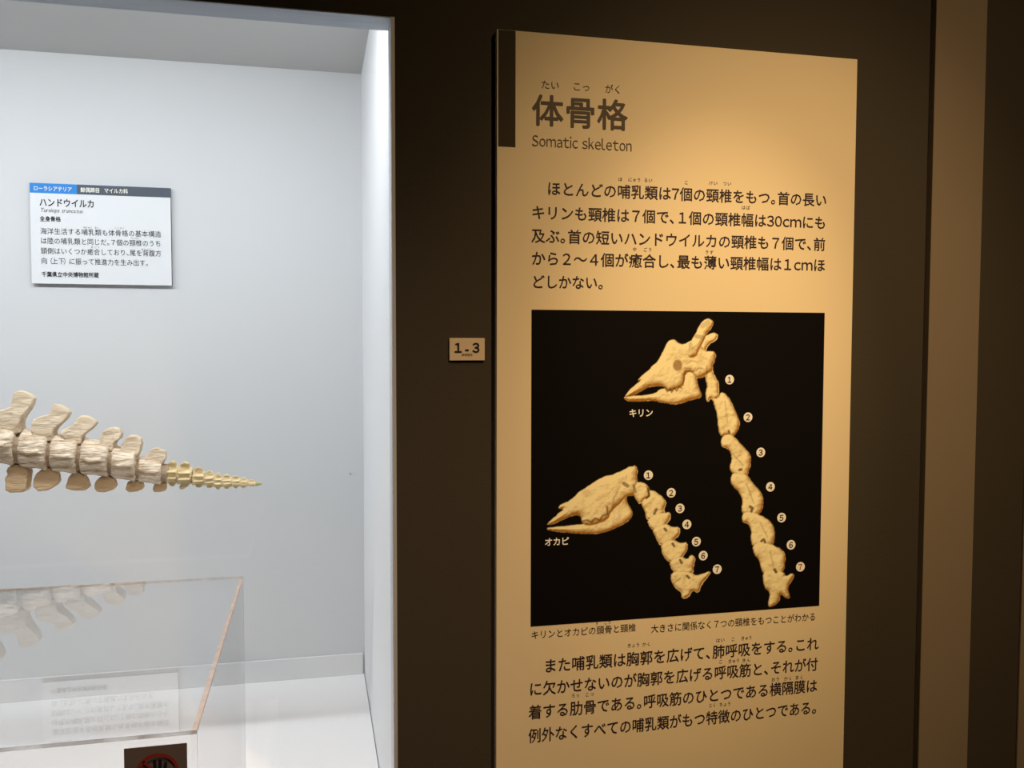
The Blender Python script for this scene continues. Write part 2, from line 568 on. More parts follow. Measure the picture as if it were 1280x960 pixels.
P.build('title_lettering', M_TITLE, panel)
P = Print(LY)
P.line('たい', (676, 105.6), (699.6, 106.6), 12)
P.line('こっ', (715.5, 108), (738.5, 108.8), 12)
P.line('がく', (756, 110.8), (777.5, 111.8), 12)
P.line('Somatic skeleton', (665, 176.2), (789.6, 182.2), 18.2, 0.0, True)
P.build('lettering', M_TITLE, panel)
E1, B1 = 18.2, 0.010
for a_ in (
    ('ほとんどの哺乳類は7個の頸椎をもつ。首の長い', (683.5, 235.8), (1034, 249.8), E1, B1),
    ('キリンも頸椎は７個で、１個の頸椎幅は30cmにも', (664.0, 266.2), (1033.2, 277.5), E1, B1),
    ('及ぶ。首の短いハンドウイルカの頸椎も７個で、前', (664.0, 295.6), (1032.2, 304.4), E1, B1),
    ('から２〜４個が癒合し、最も薄い頸椎幅は１cmほ', (664.0, 323.6), (1032.0, 330.6), E1, B1),
    ('どしかない。', (664.2, 352.0), (756.0, 353.4), E1, B1),
    ('また哺乳類は胸郭を広げて、肺呼吸をする。これ', (679.2, 828.8), (1023.6, 807.6), E1, B1),
    ('に欠かせないのが胸郭を広げる呼吸筋と、それが付', (661.0, 858.6), (1022.8, 832.6), E1, B1),
    ('着する肋骨である。呼吸筋のひとつである横隔膜は', (660.5, 887.4), (1022.0, 859.6), E1, B1),
    ('例外なくすべての哺乳類がもつ特徴のひとつである。', (660.3, 916.0), (1022.0, 887.6), E1, B1),
    ('キリンとオカピの頭骨と頸椎', (663.6, 792.2), (795.2, 785.8), 11.2),
    ('大きさに関係なく７つの頸椎をもつことがわかる', (813.6, 784.4), (1020.2, 772.2), 11.2),
):
    P = Print(LY)
    P.line(*a_)
    P.build('text_line', M_INK, panel)
P = Print(LY)
for s, x0, x1, y in (('ほ', 772.5, 778.5, 224), ('にゅう', 785, 801.5, 224.6), ('るい', 804.7, 816, 225.2), ('こ', 855, 861, 228),
                     ('けい', 886, 897.4, 228.9), ('つい', 903.6, 914.6, 229.5), ('はば', 926.6, 938, 259.4),
                     ('ゆ', 790.6, 796.4, 311.4), ('ごう', 803.8, 815.8, 312), ('うす', 881, 892.4, 315.3),
                     ('ず', 744, 749, 781), ('こつ', 755, 764, 780.4),
                     ('きょう', 784, 800, 807.4), ('かく', 802.5, 814, 806.2), ('はい', 894.7, 906.4, 801.2), ('こ', 913.6, 919.4, 800),
                     ('きゅう', 926.4, 940.4, 798.4), ('こ', 898, 904, 828), ('きゅう', 910, 925, 827), ('きん', 927.2, 938.6, 826.2),
                     ('おう', 964, 975, 851.8), ('かく', 979.6, 990.8, 850.6), ('まく', 993.6, 1005, 849.2),
                     ('ろっ', 714, 724.8, 870.2), ('こつ', 731, 743.4, 868.9), ('とく', 886, 895.6, 884), ('ちょう', 899, 914, 882.8)):
    if y > 770: y -= 2.6 if (y > 846 and x0 > 880) or y < 785 else 1.0
    P.line(s, (x0, y), (x1, y-0.2), 5.6)
tag(P.build('reading_marks', M_GREYINK, panel), 'small reading marks above the characters', kind='stuff')

# ---- the printed photograph: one flat sheet whose print is painted from outlines
def chaikin(p, n=2):
    p = np.array(p, float)
    for _ in range(n):
        q = np.roll(p, -1, 0)
        p = np.stack([0.75*p+0.25*q, 0.25*p+0.75*q], 1).reshape(-1, 2)
    return p

def sdf(poly, X, Y):
    """signed distance, inside positive"""
    n = len(poly)
    d = np.full(X.shape, 1e9)
    ins = np.zeros(X.shape, bool)
    for i in range(n):
        ax, ay = poly[i]
        bx, by = poly[(i+1) % n]
        ex, ey = bx-ax, by-ay
        wx, wy = X-ax, Y-ay
        t = np.clip((wx*ex+wy*ey)/(ex*ex+ey*ey+1e-9), 0, 1)
        d = np.minimum(d, (wx-ex*t)**2+(wy-ey*t)**2)
        c = ((ay > Y) != (by > Y)) & (X < ex*(Y-ay)/((by-ay)+1e-12)+ax)
        ins ^= c
    return np.where(ins, 1, -1)*np.sqrt(d)

def seg_d(pts, X, Y):
    d = np.full(X.shape, 1e9)
    for (ax, ay), (bx, by) in zip(pts[:-1], pts[1:]):
        ex, ey = bx-ax, by-ay
        t = np.clip(((X-ax)*ex+(Y-ay)*ey)/(ex*ex+ey*ey+1e-9), 0, 1)
        d = np.minimum(d, (X-ax-ex*t)**2+(Y-ay-ey*t)**2)
    return np.sqrt(d)

rng = np.random.RandomState(4)
LAT = rng.rand(128, 128)
def vnoise(X, Y, s):
    x, y = X/s, Y/s
    xi, yi = np.floor(x).astype(int), np.floor(y).astype(int)
    fx, fy = x-xi, y-yi
    fx, fy = fx*fx*(3-2*fx), fy*fy*(3-2*fy)
    g = lambda i, j: LAT[i % 128, j % 128]
    return (g(xi, yi)*(1-fx)+g(xi+1, yi)*fx)*(1-fy)+(g(xi, yi+1)*(1-fx)+g(xi+1, yi+1)*fx)*fy
def fbm(X, Y, s):
    return (vnoise(X, Y, s)*0.5+vnoise(X+31, Y+7, s/2.1)*0.3+vnoise(X+5, Y+77, s/4.3)*0.2)

def R8(l): return [(770+x/7.386, 390+y/7.386) for x, y in l]
def R6(l): return [(660+x/3.368, 380+y/3.368) for x, y in l]
def R7(l): return [(650+x/3.2, 560+y/3.2) for x, y in l]
BONES = [  # (outline, roundness, smoothing)
    # giraffe: far horn, atlas, jaw, skull, near horn
    (R8([(800, 250), (840, 222), (880, 203), (918, 197), (940, 222), (915, 262), (865, 288), (832, 330), (826, 368), (780, 380)]), 4, 1),
    (R8([(820, 470), (880, 500), (893, 560), (920, 622), (945, 648), (942, 720), (947, 792), (905, 808), (868, 790), (850, 828), (838, 790), (834, 735), (850, 690), (832, 600)]), 5, 1),
    (R8([(72, 790), (100, 772), (150, 775), (270, 768), (370, 748), (400, 718), (470, 700), (620, 660), (640, 560), (745, 550), (745, 640), (770, 710), (793, 768), (770, 795), (690, 812), (600, 845), (520, 850), (440, 838), (350, 815), (180, 822), (110, 820)]), 7, 1),
    (R8([(80, 782), (120, 725), (190, 665), (230, 630), (198, 636), (240, 588), (318, 530), (330, 500), (385, 462), (410, 410), (445, 350), (468, 290), (505, 255), (548, 256), (580, 290), (632, 302), (690, 262), (760, 270), (826, 366), (885, 366), (912, 372), (922, 410), (908, 470), (890, 480), (895, 540), (860, 560), (800, 605), (745, 612), (700, 550), (640, 560), (632, 650), (610, 690), (560, 705), (500, 735), (470, 720), (440, 690), (420, 678), (330, 682), (255, 715), (175, 765), (120, 782)]), 9, 1),
    (R8([(660, 420), (680, 330), (700, 262), (742, 190), (785, 105), (818, 72), (858, 62), (895, 82), (898, 110), (870, 162), (835, 205), (815, 262), (770, 340), (740, 420)]), 6, 1),
    # giraffe neck 2..7
    (R6([(772, 392), (800, 402), (812, 370), (835, 380), (858, 418), (890, 490), (890, 520), (870, 555), (850, 560), (838, 548), (815, 560), (804, 535), (797, 470), (785, 420)]), 6, 1),
    (R6([(812, 582), (820, 555), (850, 548), (868, 562), (905, 600), (938, 640), (937, 680), (922, 728), (895, 738), (862, 712), (848, 690), (858, 660), (856, 630), (842, 608), (820, 602)]), 6, 1),
    (R6([(852, 742), (862, 712), (900, 715), (925, 724), (940, 752), (978, 790), (992, 830), (985, 872), (960, 905), (915, 895), (898, 868), (905, 830), (893, 795), (862, 768)]), 7, 1),
    (R7([(888, 280), (895, 262), (920, 255), (960, 270), (1008, 300), (1021, 345), (1015, 385), (985, 412), (945, 408), (924, 380), (926, 330), (912, 302), (892, 298)]), 7, 1),
    (R7([(930, 392), (960, 378), (1000, 385), (1050, 412), (1062, 440), (1055, 500), (1030, 525), (985, 518), (965, 490), (960, 450), (938, 430)]), 7, 1),
    (R7([(970, 500), (1000, 490), (1055, 500), (1062, 520), (1090, 503), (1097, 520), (1068, 562), (1080, 600), (1070, 608), (1040, 585), (1036, 620), (1005, 642), (992, 630), (1002, 580), (975, 560)]), 6, 1),
    # okapi jaw, skull, neck
    (R7([(103, 318), (130, 313), (240, 304), (300, 285), (340, 255), (365, 180), (430, 180), (426, 215), (440, 238), (452, 258), (440, 285), (400, 310), (350, 332), (290, 341), (200, 336), (130, 328)]), 7, 1),
    (R7([(105, 300), (150, 262), (178, 240), (150, 240), (165, 222), (200, 208), (240, 170), (290, 138), (330, 115), (380, 103), (455, 66), (470, 82), (466, 118), (472, 150), (460, 188), (425, 190), (405, 215), (365, 250), (352, 285), (290, 308), (248, 304), (244, 268), (215, 264), (165, 285), (130, 302)]), 9, 1),
    (R7([(462, 140), (490, 138), (512, 152), (518, 192), (498, 200), (480, 222), (468, 205), (455, 180)]), 4, 1),
    (R7([(498, 205), (520, 195), (522, 164), (578, 205), (582, 225), (572, 245), (578, 258), (548, 285), (510, 288), (502, 250), (487, 222)]), 5, 1),
    (R7([(512, 288), (545, 262), (580, 262), (600, 260), (598, 285), (582, 305), (578, 320), (540, 330), (520, 315)]), 4.5, 1),
    (R7([(530, 326), (575, 302), (612, 320), (635, 318), (638, 345), (618, 362), (605, 385), (565, 392), (545, 355)]), 4.5, 1),
    (R7([(565, 385), (605, 365), (645, 385), (667, 380), (668, 410), (648, 432), (640, 450), (598, 458), (572, 425)]), 4.5, 1),
    (R7([(598, 452), (640, 435), (672, 450), (682, 430), (700, 440), (692, 470), (690, 505), (640, 510), (610, 490)]), 4.5, 1),
    (R7([(606, 500), (640, 492), (685, 500), (702, 516), (735, 505), (760, 495), (752, 515), (722, 545), (714, 580), (690, 566), (672, 596), (650, 600), (648, 575), (625, 560), (606, 530)]), 4.5, 1),
]
DARKS = [  # strokes: points, half width, strength
    (R8([(450, 690), (475, 735), (500, 705), (515, 740), (540, 700), (560, 725), (585, 690), (605, 700)]), 0.9, 0.75),
    (R8([(635, 550), (632, 600), (620, 680)]), 0.8, 0.5),
    (R8([(640, 520), (700, 520)]), 0.7, 0.45), (R8([(640, 545), (740, 545), (760, 520), (800, 520)]), 0.7, 0.5),
    (R8([(650, 480), (700, 450), (745, 460)]), 0.8, 0.35),
    (R8([(175, 760), (130, 770)]), 1.0, 0.5),
    (R8([(840, 500), (840, 600)]), 1.0, 0.35),
    (R7([(248, 290), (268, 285), (285, 294), (300, 278), (318, 286), (330, 268), (350, 262), (348, 232)]), 1.0, 0.75),
    (R7([(370, 250), (374, 200), (400, 150)]), 1.0, 0.3),
    (R7([(415, 140), (430, 150)]), 2.2, 0.7), (R7([(455, 150), (462, 175)]), 1.6, 0.6),
    (R7([(512, 160), (517, 190), (505, 200)]), 1.1, 0.9),
    (R7([(537, 262), (545, 245)]), 1.5, 0.8), (R7([(578, 322), (585, 330)]), 1.4, 0.85), (R7([(610, 382), (616, 392)]), 1.4, 0.85),
    (R7([(640, 448), (646, 460)]), 1.4, 0.85), (R7([(668, 512), (676, 520)]), 1.5, 0.85),
    (R7([(612, 545), (640, 520)]), 0.8, 0.4),
    (R6([(845, 535), (848, 545)]), 1.3, 0.85), (R6([(890, 700), (898, 698)]), 1.6, 0.85), (R6([(935, 855), (945, 862), (940, 875)]), 1.6, 0.85),
    (R7([(965, 375), (975, 368), (980, 380)]), 1.4, 0.85), (R7([(1018, 490), (1024, 500)]), 1.6, 0.9),
    (R6([(850, 620), (905, 680)]), 0.9, 0.3), (R6([(920, 760), (950, 840)]), 0.9, 0.3),
    (R7([(960, 300), (990, 360)]), 0.9, 0.3), (R7([(1000, 420), (1015, 480)]), 0.9, 0.3), (R6([(830, 410), (840, 500)]), 0.9, 0.25),
    (R8([(745, 225), (800, 235)]), 2.5, 0.4), (R8([(800, 130), (850, 95)]), 3.0, 0.3), (R8([(700, 400), (690, 300)]), 2.6, 0.25),
]
QY = PY-0.0006
fa, fb, fc, fd = up(665, 387, QY), up(1031, 391, QY), up(663, 781, QY), up(1024, 759, QY)
qx0, qx1 = (fa.x+fc.x)/2, (fb.x+fd.x)/2
qz1, qz0 = (fa.z+fb.z)/2, (fc.z+fd.z)/2
NX, NZ = 580, 600
gx, gz = np.meshgrid(np.linspace(qx0, qx1, NX), np.linspace(qz0, qz1, NZ))
Pw = np.stack([gx.ravel(), np.full(gx.size, QY), gz.ravel()], 1)
U, V = proj_np(Pw)
# the lens bends the photograph slightly: spread that over the sheet so the print sits square on it
fu = (gx.ravel()-qx0)/(qx1-qx0)
fv = (qz1-gz.ravel())/(qz1-qz0)
def edge_uv(x, z):
    u, v = proj_np(np.array([[x, QY, z]]))
    return u[0], v[0]
cor = {k: edge_uv(*c) for k, c in {'a': (qx0, qz1), 'b': (qx1, qz1), 'c': (qx0, qz0), 'd': (qx1, qz0)}.items()}
meas = {'a': (665, 387), 'b': (1031, 391), 'c': (663, 781), 'd': (1024, 759)}
for k, wgt in (('a', (1-fu)*(1-fv)), ('b', fu*(1-fv)), ('c', (1-fu)*fv), ('d', fu*fv)):
    U = U + wgt*(meas[k][0]-cor[k][0])
    V = V + wgt*(meas[k][1]-cor[k][1])
colr = np.tile(np.array([0.006, 0.005, 0.005]), (U.size, 1))
for pts, rad, sm in BONES:
    pl = chaikin(pts, sm)
    m = (U > pl[:, 0].min()-2) & (U < pl[:, 0].max()+2) & (V > pl[:, 1].min()-2) & (V < pl[:, 1].max()+2)
    idx = np.nonzero(m)[0]
    u, v = U[idx], V[idx]
    d = sdf(pl, u, v)+(0.9 if rad <= 5 else 0.2)+1.6*(fbm(u, v, 5.0)-0.5)
    def hgt(uu, vv):
        dd = np.clip(sdf(pl, uu, vv)/rad, 0, 1)
        return rad*np.sqrt(1-(1-dd)**2+1e-6)*0.9 + 4.0*fbm(uu, vv, 18.0)+1.3*fbm(uu+50, vv+9, 8.0)
    h0 = hgt(u, v)
    hx_, hy_ = hgt(u+0.5, v)-h0, hgt(u, v+0.5)-h0
    nx, ny, nz = -hx_/0.5, -hy_/0.5, np.ones_like(h0)
    nl = np.sqrt(nx*nx+ny*ny+1)
    lam = np.clip((nx*-0.35+ny*-0.62+nz*0.70)/nl, 0, 1)
    tone = np.clip(0.02+1.24*lam, 0, 1.3)*(0.86+0.36*fbm(u+9, v+3, 16))
    tone -= 0.08*np.clip(0.10-np.abs(fbm(u+40, v*1.3+12, 9.0)-0.5), 0, 0.1)/0.1*(d > 1.5)
    tone *= 0.55+0.45*np.clip(d/1.6, 0, 1)
    t = np.clip(tone, 0, 1)[:, None]
    lo, hi = np.array([0.36, 0.16, 0.02]), np.array([1.0, 0.90, 0.52])
    c = lo*(1-t)+hi*t
    al = np.clip(d*1.1+0.5, 0, 1)[:, None]
    colr[idx] = colr[idx]*(1-al)+c*al
    if rad == 9 and pts[0][1] < 560:     # the giraffe's eye socket
        e = np.sqrt(((u-770-570/7.386)/5.6)**2+((v-390-492/7.386)/7.0)**2)
        k = (np.clip(1.2-e, 0, 0.35)/0.35*0.8)[:, None]
        colr[idx] = colr[idx]*(1-k)+np.array([0.28, 0.14, 0.03])*k
    elif rad == 9:                       # the okapi's
        e = np.sqrt(((u-650-268/3.2)/7)**2+((v-560-178/3.2)/5)**2)
        k = (np.clip(1.2-e, 0, 0.6)*0.45)[:, None]
        colr[idx] = colr[idx]*(1-k)+np.array([0.40, 0.22, 0.06])*k
for pts, hw, st in DARKS:
    pa = np.array(pts)
    m = (U > pa[:, 0].min()-4) & (U < pa[:, 0].max()+4) & (V > pa[:, 1].min()-4) & (V < pa[:, 1].max()+4)
    idx = np.nonzero(m)[0]
    d = seg_d(pts, U[idx], V[idx])
    k = (np.clip((hw+0.7-d)/1.2, 0, 1)*st)[:, None]
    colr[idx] = colr[idx]*(1-k)+np.array([0.10, 0.04, 0.008])*k
me = bpy.data.meshes.new('photo_print')
i0 = (np.arange(NZ-1)[:, None]*NX+np.arange(NX-1)[None, :]).ravel()
quads = np.stack([i0, i0+1, i0+1+NX, i0+NX], 1).astype(np.int32)
me.vertices.add(len(Pw))
me.vertices.foreach_set('co', Pw.astype(np.float32).ravel())
me.loops.add(quads.size)
me.loops.foreach_set('vertex_index', quads.ravel())
me.polygons.add(len(quads))
me.polygons.foreach_set('loop_start', (np.arange(len(quads))*4).astype(np.int32))
me.update(calc_edges=True)
ca = me.color_attributes.new('print', 'FLOAT_COLOR', 'POINT')
ca.data.foreach_set('color', np.concatenate([colr, np.ones((len(colr), 1))], 1).astype(np.float32).ravel())
mp_, n, l = new_mat('photo_print_ink')
at = n.new('ShaderNodeAttribute')
at.attribute_name = 'print'
l.new(at.outputs['Color'], n['Principled BSDF'].inputs['Base Color'])
n['Principled BSDF'].inputs['Roughness'].default_value = 0.5
n['Principled BSDF'].inputs['Specular IOR Level'].default_value = 0.05
pho = link_mesh('photo_print', me, mp_, panel)
pho['label'] = 'black printed photograph of a giraffe and an okapi skull with neck bones'

P = Print(PY-0.0010)
def disc(P, cx, cy, r, Y):
    c = up(cx, cy, Y)
    rr = (up(cx, cy-r, Y)-c).length
    P.poly([(c.x+rr*math.cos(t*math.tau/28), Y, c.z+rr*math.sin(t*math.tau/28)) for t in range(28)])
GN = [(912, 474.5), (935, 521.5), (951, 565.5), (963, 608.5), (977, 647), (988.8, 681), (1000.5, 708.5)]
ON = [(810.5, 594), (839, 616), (850, 635.5), (858.6, 655.5), (870.4, 677), (879, 694.5), (896.5, 711.5)]
for L in (GN, ON):
    for i, (x, y) in enumerate(L):
        P = Print(PY-0.0010)
        disc(P, x, y, 6.0, PY-0.0010)
        dt = P.build('number_dot', M_WHITEINK, panel)
        red = L is GN and i == 6
        P = Print(PY-0.0014)
        P.line(str(i+1), (x-2.6, y), (x+2.6, y), 9.6, 0.014)
        P.build('dot_number', M_REDINK if red else M_INK, dt, 'red number' if red else None)
P = Print(PY-0.0010)
P.line('キリン', (786, 515.8), (816.5, 516.4), 11.0, 0.02)
P.build('lettering', M_WHITEINK, panel, 'white animal name')
P = Print(PY-0.0010)
P.line('オカピ', (680.5, 677.6), (711.5, 676.2), 11.0, 0.02)
P.build('lettering', M_WHITEINK, panel, 'white animal name')

# ================================================================== ACRYLIC BOX in front of the glass
BY0, BY1 = -0.4641, -0.0477
BXR, BXL = -0.083, -0.98
BZ1, BZ0 = H-0.2732, H-0.640
T = 0.0030
boxe = empty('acrylic_box', ((BXL+BXR)/2, (BY0+BY1)/2, BZ0))
tag(boxe, 'clear acrylic box on a plinth in front of the display case glass', 'showcase')
# faces: bottom, top, front, right, back, left -> 0 clear, 1 peach edge, 2 grey edge
box('top_sheet', (BXL, BY0, BZ1-T), (BXR, BY1, BZ1), [M_PASS, M_EDGE, M_EDGE2, M_SHEEN, M_EDGE3], boxe, facemats=[0, 3, 2, 1, 4, 1])
box('front_sheet', (BXL, BY0, BZ0), (BXR, BY0+T, BZ1-T), [M_FRONT, M_PASS, M_EDGE2], boxe, facemats=[2, 1, 0, 2, 1, 2])
box('back_sheet', (BXL, BY1-T, BZ0), (BXR, BY1, BZ1-T), [M_THIN, M_PASS, M_EDGE2], boxe, facemats=[2, 1, 0, 2, 1, 2])
box('side_sheet', (BXR-0.0045, BY0+T, BZ0), (BXR, BY1-T, BZ1-T), [M_THIN, M_PASS, M_EDGE2, M_EDGE], boxe, facemats=[2, 3, 1, 0, 1, 1])
box('side_sheet', (BXL, BY0+T, BZ0), (BXL+T, BY1-T, BZ1-T), [M_THIN, M_PASS, M_EDGE2], boxe, facemats=[2, 1, 1, 0, 1, 1])
pl_ = empty('plinth', ((BXL+BXR)/2, (BY0+BY1)/2, 0))
tag(pl_, 'pale plinth carrying the clear acrylic box, below the frame', 'plinth')
box('plinth_body', (BXL-0.015, BY0-0.015, 0.06), (BXR+0.015, BY1+0.015, BZ0), M_PLINTH, pl_, bevel=0.002)
box('plinth_base', (BXL+0.01, BY0+0.01, 0), (BXR-0.01, BY1-0.01, 0.06), M_WALL, pl_)

# sticker on the front sheet
SY = BY0-0.0004
a, b = up(154.8, 936.3, SY), up(233.6, 928.6, SY)
zt = (a.z+b.z)/2
sw = b.x-a.x
st = empty('warning_sticker', ((a.x+b.x)/2, BY0, zt-sw*1.05))
tag(st, 'dark square do-not-touch sticker on the front of the acrylic box', 'sticker')
box('sticker_sheet', (a.x, SY, zt-sw*1.05), (b.x, BY0, zt), M_STICKER, st)
cxs, czs, rs = (a.x+b.x)/2+0.001, zt-sw*0.47, sw*0.35
def ring(P, cx, cz, r0, r1, n=48):
    for i in range(n):
        t0, t1 = i*math.tau/n, (i+1)*math.tau/n
        P.poly([(cx+r*math.cos(t), P.Y, cz+r*math.sin(t)) for r, t in ((r0, t0), (r1, t0), (r1, t1), (r0, t1))])
P = Print(SY-0.0004)
k = rs/0.36
def hp(pts): P.poly([(cxs+x*k, P.Y, czs+z*k) for x, z in pts])
hp([(-0.12, -0.02), (0.13, -0.02), (0.12, -0.20), (0.05, -0.26), (-0.07, -0.25)])
for x, h_, tl in ((-0.105, 0.15, -0.03), (-0.035, 0.24, -0.01), (0.035, 0.25, 0.01), (0.105, 0.19, 0.03)):
    wd = 0.026
    hp([(x-wd, -0.03), (x+wd, -0.03), (x+wd+tl, h_-0.02), (x+wd*0.5+tl, h_), (x-wd*0.5+tl, h_), (x-wd+tl, h_-0.02)])
hp([(-0.12, -0.04), (-0.10, -0.13), (-0.20, -0.02), (-0.235, 0.055), (-0.20, 0.07), (-0.16, 0.01)])
P.build('hand_symbol', M_BLACKINK, st)
P = Print(SY-0.0008)
ring(P, cxs, czs, rs*0.84, rs)
c45 = math.sqrt(0.5)
for s_ in (1,):
    d1, d2 = rs*0.9, rs*0.07
    P.poly([(cxs-d1*c45-d2*c45, P.Y, czs+d1*c45-d2*c45), (cxs-d1*c45+d2*c45, P.Y, czs+d1*c45+d2*c45),
            (cxs+d1*c45+d2*c45, P.Y, czs-d1*c45+d2*c45), (cxs+d1*c45-d2*c45, P.Y, czs-d1*c45-d2*c45)])
P.build('ban_ring', M_RING, st)

# ================================================================== TAIL SKELETON
YS = 0.3607
skel = empty('dolphin_tail_skeleton', (-0.40, YS, H-0.20))
tag(skel, 'cream dolphin tail skeleton tapering to a yellowed tip inside the case', 'skeleton')

def organic(name, bm, mat, voxel, amp=0.0, nscale=60, smooth=2, label=None, seed=0.0, parent=None):
    me = bpy.data.meshes.new('raw')
    bm.normal_update()
    bm.to_mesh(me)
    bm.free()
    o = bpy.data.objects.new('raw', me)
    COL.objects.link(o)
    r = o.modifiers.new('r', 'REMESH')
    r.mode = 'VOXEL'
    r.voxel_size = voxel
    s = o.modifiers.new('s', 'SMOOTH')
    s.iterations = smooth
    s.factor = 0.6
    dg = bpy.context.evaluated_depsgraph_get()
    ev = o.evaluated_get(dg)
    m2 = bpy.data.meshes.new_from_object(ev)
    bpy.data.objects.remove(o)
    bpy.data.meshes.remove(me)
    m2.name = name
    if amp:
        n = len(m2.vertices)
        nor = np.empty(n*3, np.float32)
        m2.vertices.foreach_get('normal', nor)
        co = np.empty(n*3, np.float32)
        m2.vertices.foreach_get('co', co)
        co, nor = co.reshape(-1, 3), nor.reshape(-1, 3)
        q = co*np.array([0.45, 1, 1])*nscale+seed
        dv = np.array([noise.noise(Vector(p))+0.5*noise.noise(Vector(p)*2.3) for p in q.tolist()])
        co = co+nor*(dv*amp)[:, None]
        m2.vertices.foreach_set('co', co.astype(np.float32).ravel())
    m2.polygons.foreach_set('use_smooth', np.ones(len(m2.polygons), bool))
    ob = link_mesh(name, m2, mat, parent or skel)
    if label: ob['label'] = label
    return ob

def spool(bm, xl, xr, ztl, zbl, ztr, zbr, yc, waist=0.10, shear=0.0, flat=0.92, n=28):
    """a vertebral body: round drum along x with a waist and soft rims"""
    prof = [(0.0, 0.72), (0.02, 0.93), (0.09, 1.0), (0.22, 1-waist*0.55), (0.5, 1-waist), (0.78, 1-waist*0.55), (0.91, 1.0), (0.98, 0.93), (1.0, 0.72)]
    rings = []
    for t, k in prof:
        zt, zb = ztl+(ztr-ztl)*t, zbl+(zbr-zbl)*t
        zc, R = (zt+zb)/2, (zt-zb)/2*k
        ring_ = []
        for i in range(n):
            a_ = i*math.tau/n
            z = zc+R*math.cos(a_)
            ring_.append(bm.verts.new((xl+(xr-xl)*t+shear*(z-zc), yc+R*flat*math.sin(a_), z)))
        rings.append(ring_)
    for r0, r1 in zip(rings[:-1], rings[1:]):
        for i in range(n):
            bm.faces.new((r0[i], r0[(i+1) % n], r1[(i+1) % n], r1[i]))
    bm.faces.new(rings[0][::-1])
    bm.faces.new(rings[-1])

def prism(bm, pts, yc, th):
    """closed prism from an outline (x, z) with thickness th(x, z) across y"""
    fr = [bm.verts.new((x, yc-th(x, z), z)) for x, z in pts]
    bk = [bm.verts.new((x, yc+th(x, z), z)) for x, z in pts]
    n = len(pts)
    f1 = bm.faces.new(fr)
    f2 = bm.faces.new(bk[::-1])
    for i in range(n):
        bm.faces.new((fr[i], bk[i], bk[(i+1) % n], fr[(i+1) % n]))
    bmesh.ops.triangulate(bm, faces=[f1, f2])

def w2(pts):
    return [((q := up(x, y, YS)).x, q.z) for x, y in pts]
def RA(l, dx=0, dy=0): return [(x/6.854+dx, 480+y/6.854+dy) for x, y in l]
def RB(l): return [(110+x/9.6, 520+y/9.6) for x, y in l]

S0 = [(0, 225), (70, 215), (112, 190), (120, 130), (130, 78), (165, 64), (215, 72), (270, 100), (293, 128), (275, 185), (235, 240), (200, 285), (186, 330), (196, 400), (120, 420), (0, 420), (-60, 390), (-60, 260)]
S1 = [(300, 335), (312, 298), (350, 282), (395, 272), (435, 262), (446, 205), (470, 178), (525, 186), (575, 212), (595, 245), (578, 290), (530, 335), (486, 370), (468, 400), (475, 470), (330, 470), (300, 390)]
S2 = [(548, 420), (556, 388), (600, 366), (645, 350), (662, 305), (690, 278), (745, 278), (800, 300), (826, 332), (800, 368), (748, 408), (716, 438), (712, 500), (600, 500), (565, 440)]
S3 = [(170, 330), (172, 250), (190, 195), (240, 155), (320, 132), (380, 155), (405, 210), (388, 270), (330, 300), (320, 400), (180, 400)]
S4 = [(415, 400), (430, 330), (470, 262), (520, 235), (585, 240), (635, 268), (645, 330), (632, 400), (600, 470), (440, 470)]
S5 = [(690, 560), (700, 490), (740, 430), (785, 388), (850, 385), (925, 420), (935, 500), (900, 560), (800, 600)]
VERT = [  # xl, xr, top left, bottom left, top right, bottom right, spine
    (-118, -67, 496, 570, 506, 574, RA(S0, -95, -37)),
    (-63, -20, 507, 574, 519, 578, RA(S0, -47, -18)),
    (-15, 21, 522, 578, 532, 583, RA(S0)),
    (28, 61, 535, 584, 540, 589, RA(S1)),
    (67, 98, 542, 589, 545, 593, RA(S2)),
    (104, 136.5, 546, 593, 552, 597, RB(S3)),
    (142, 170, 556, 597, 560, 603, RB(S4)),
    (175, 202, 570, 602, 574, 606.5, RB(S5)),
]
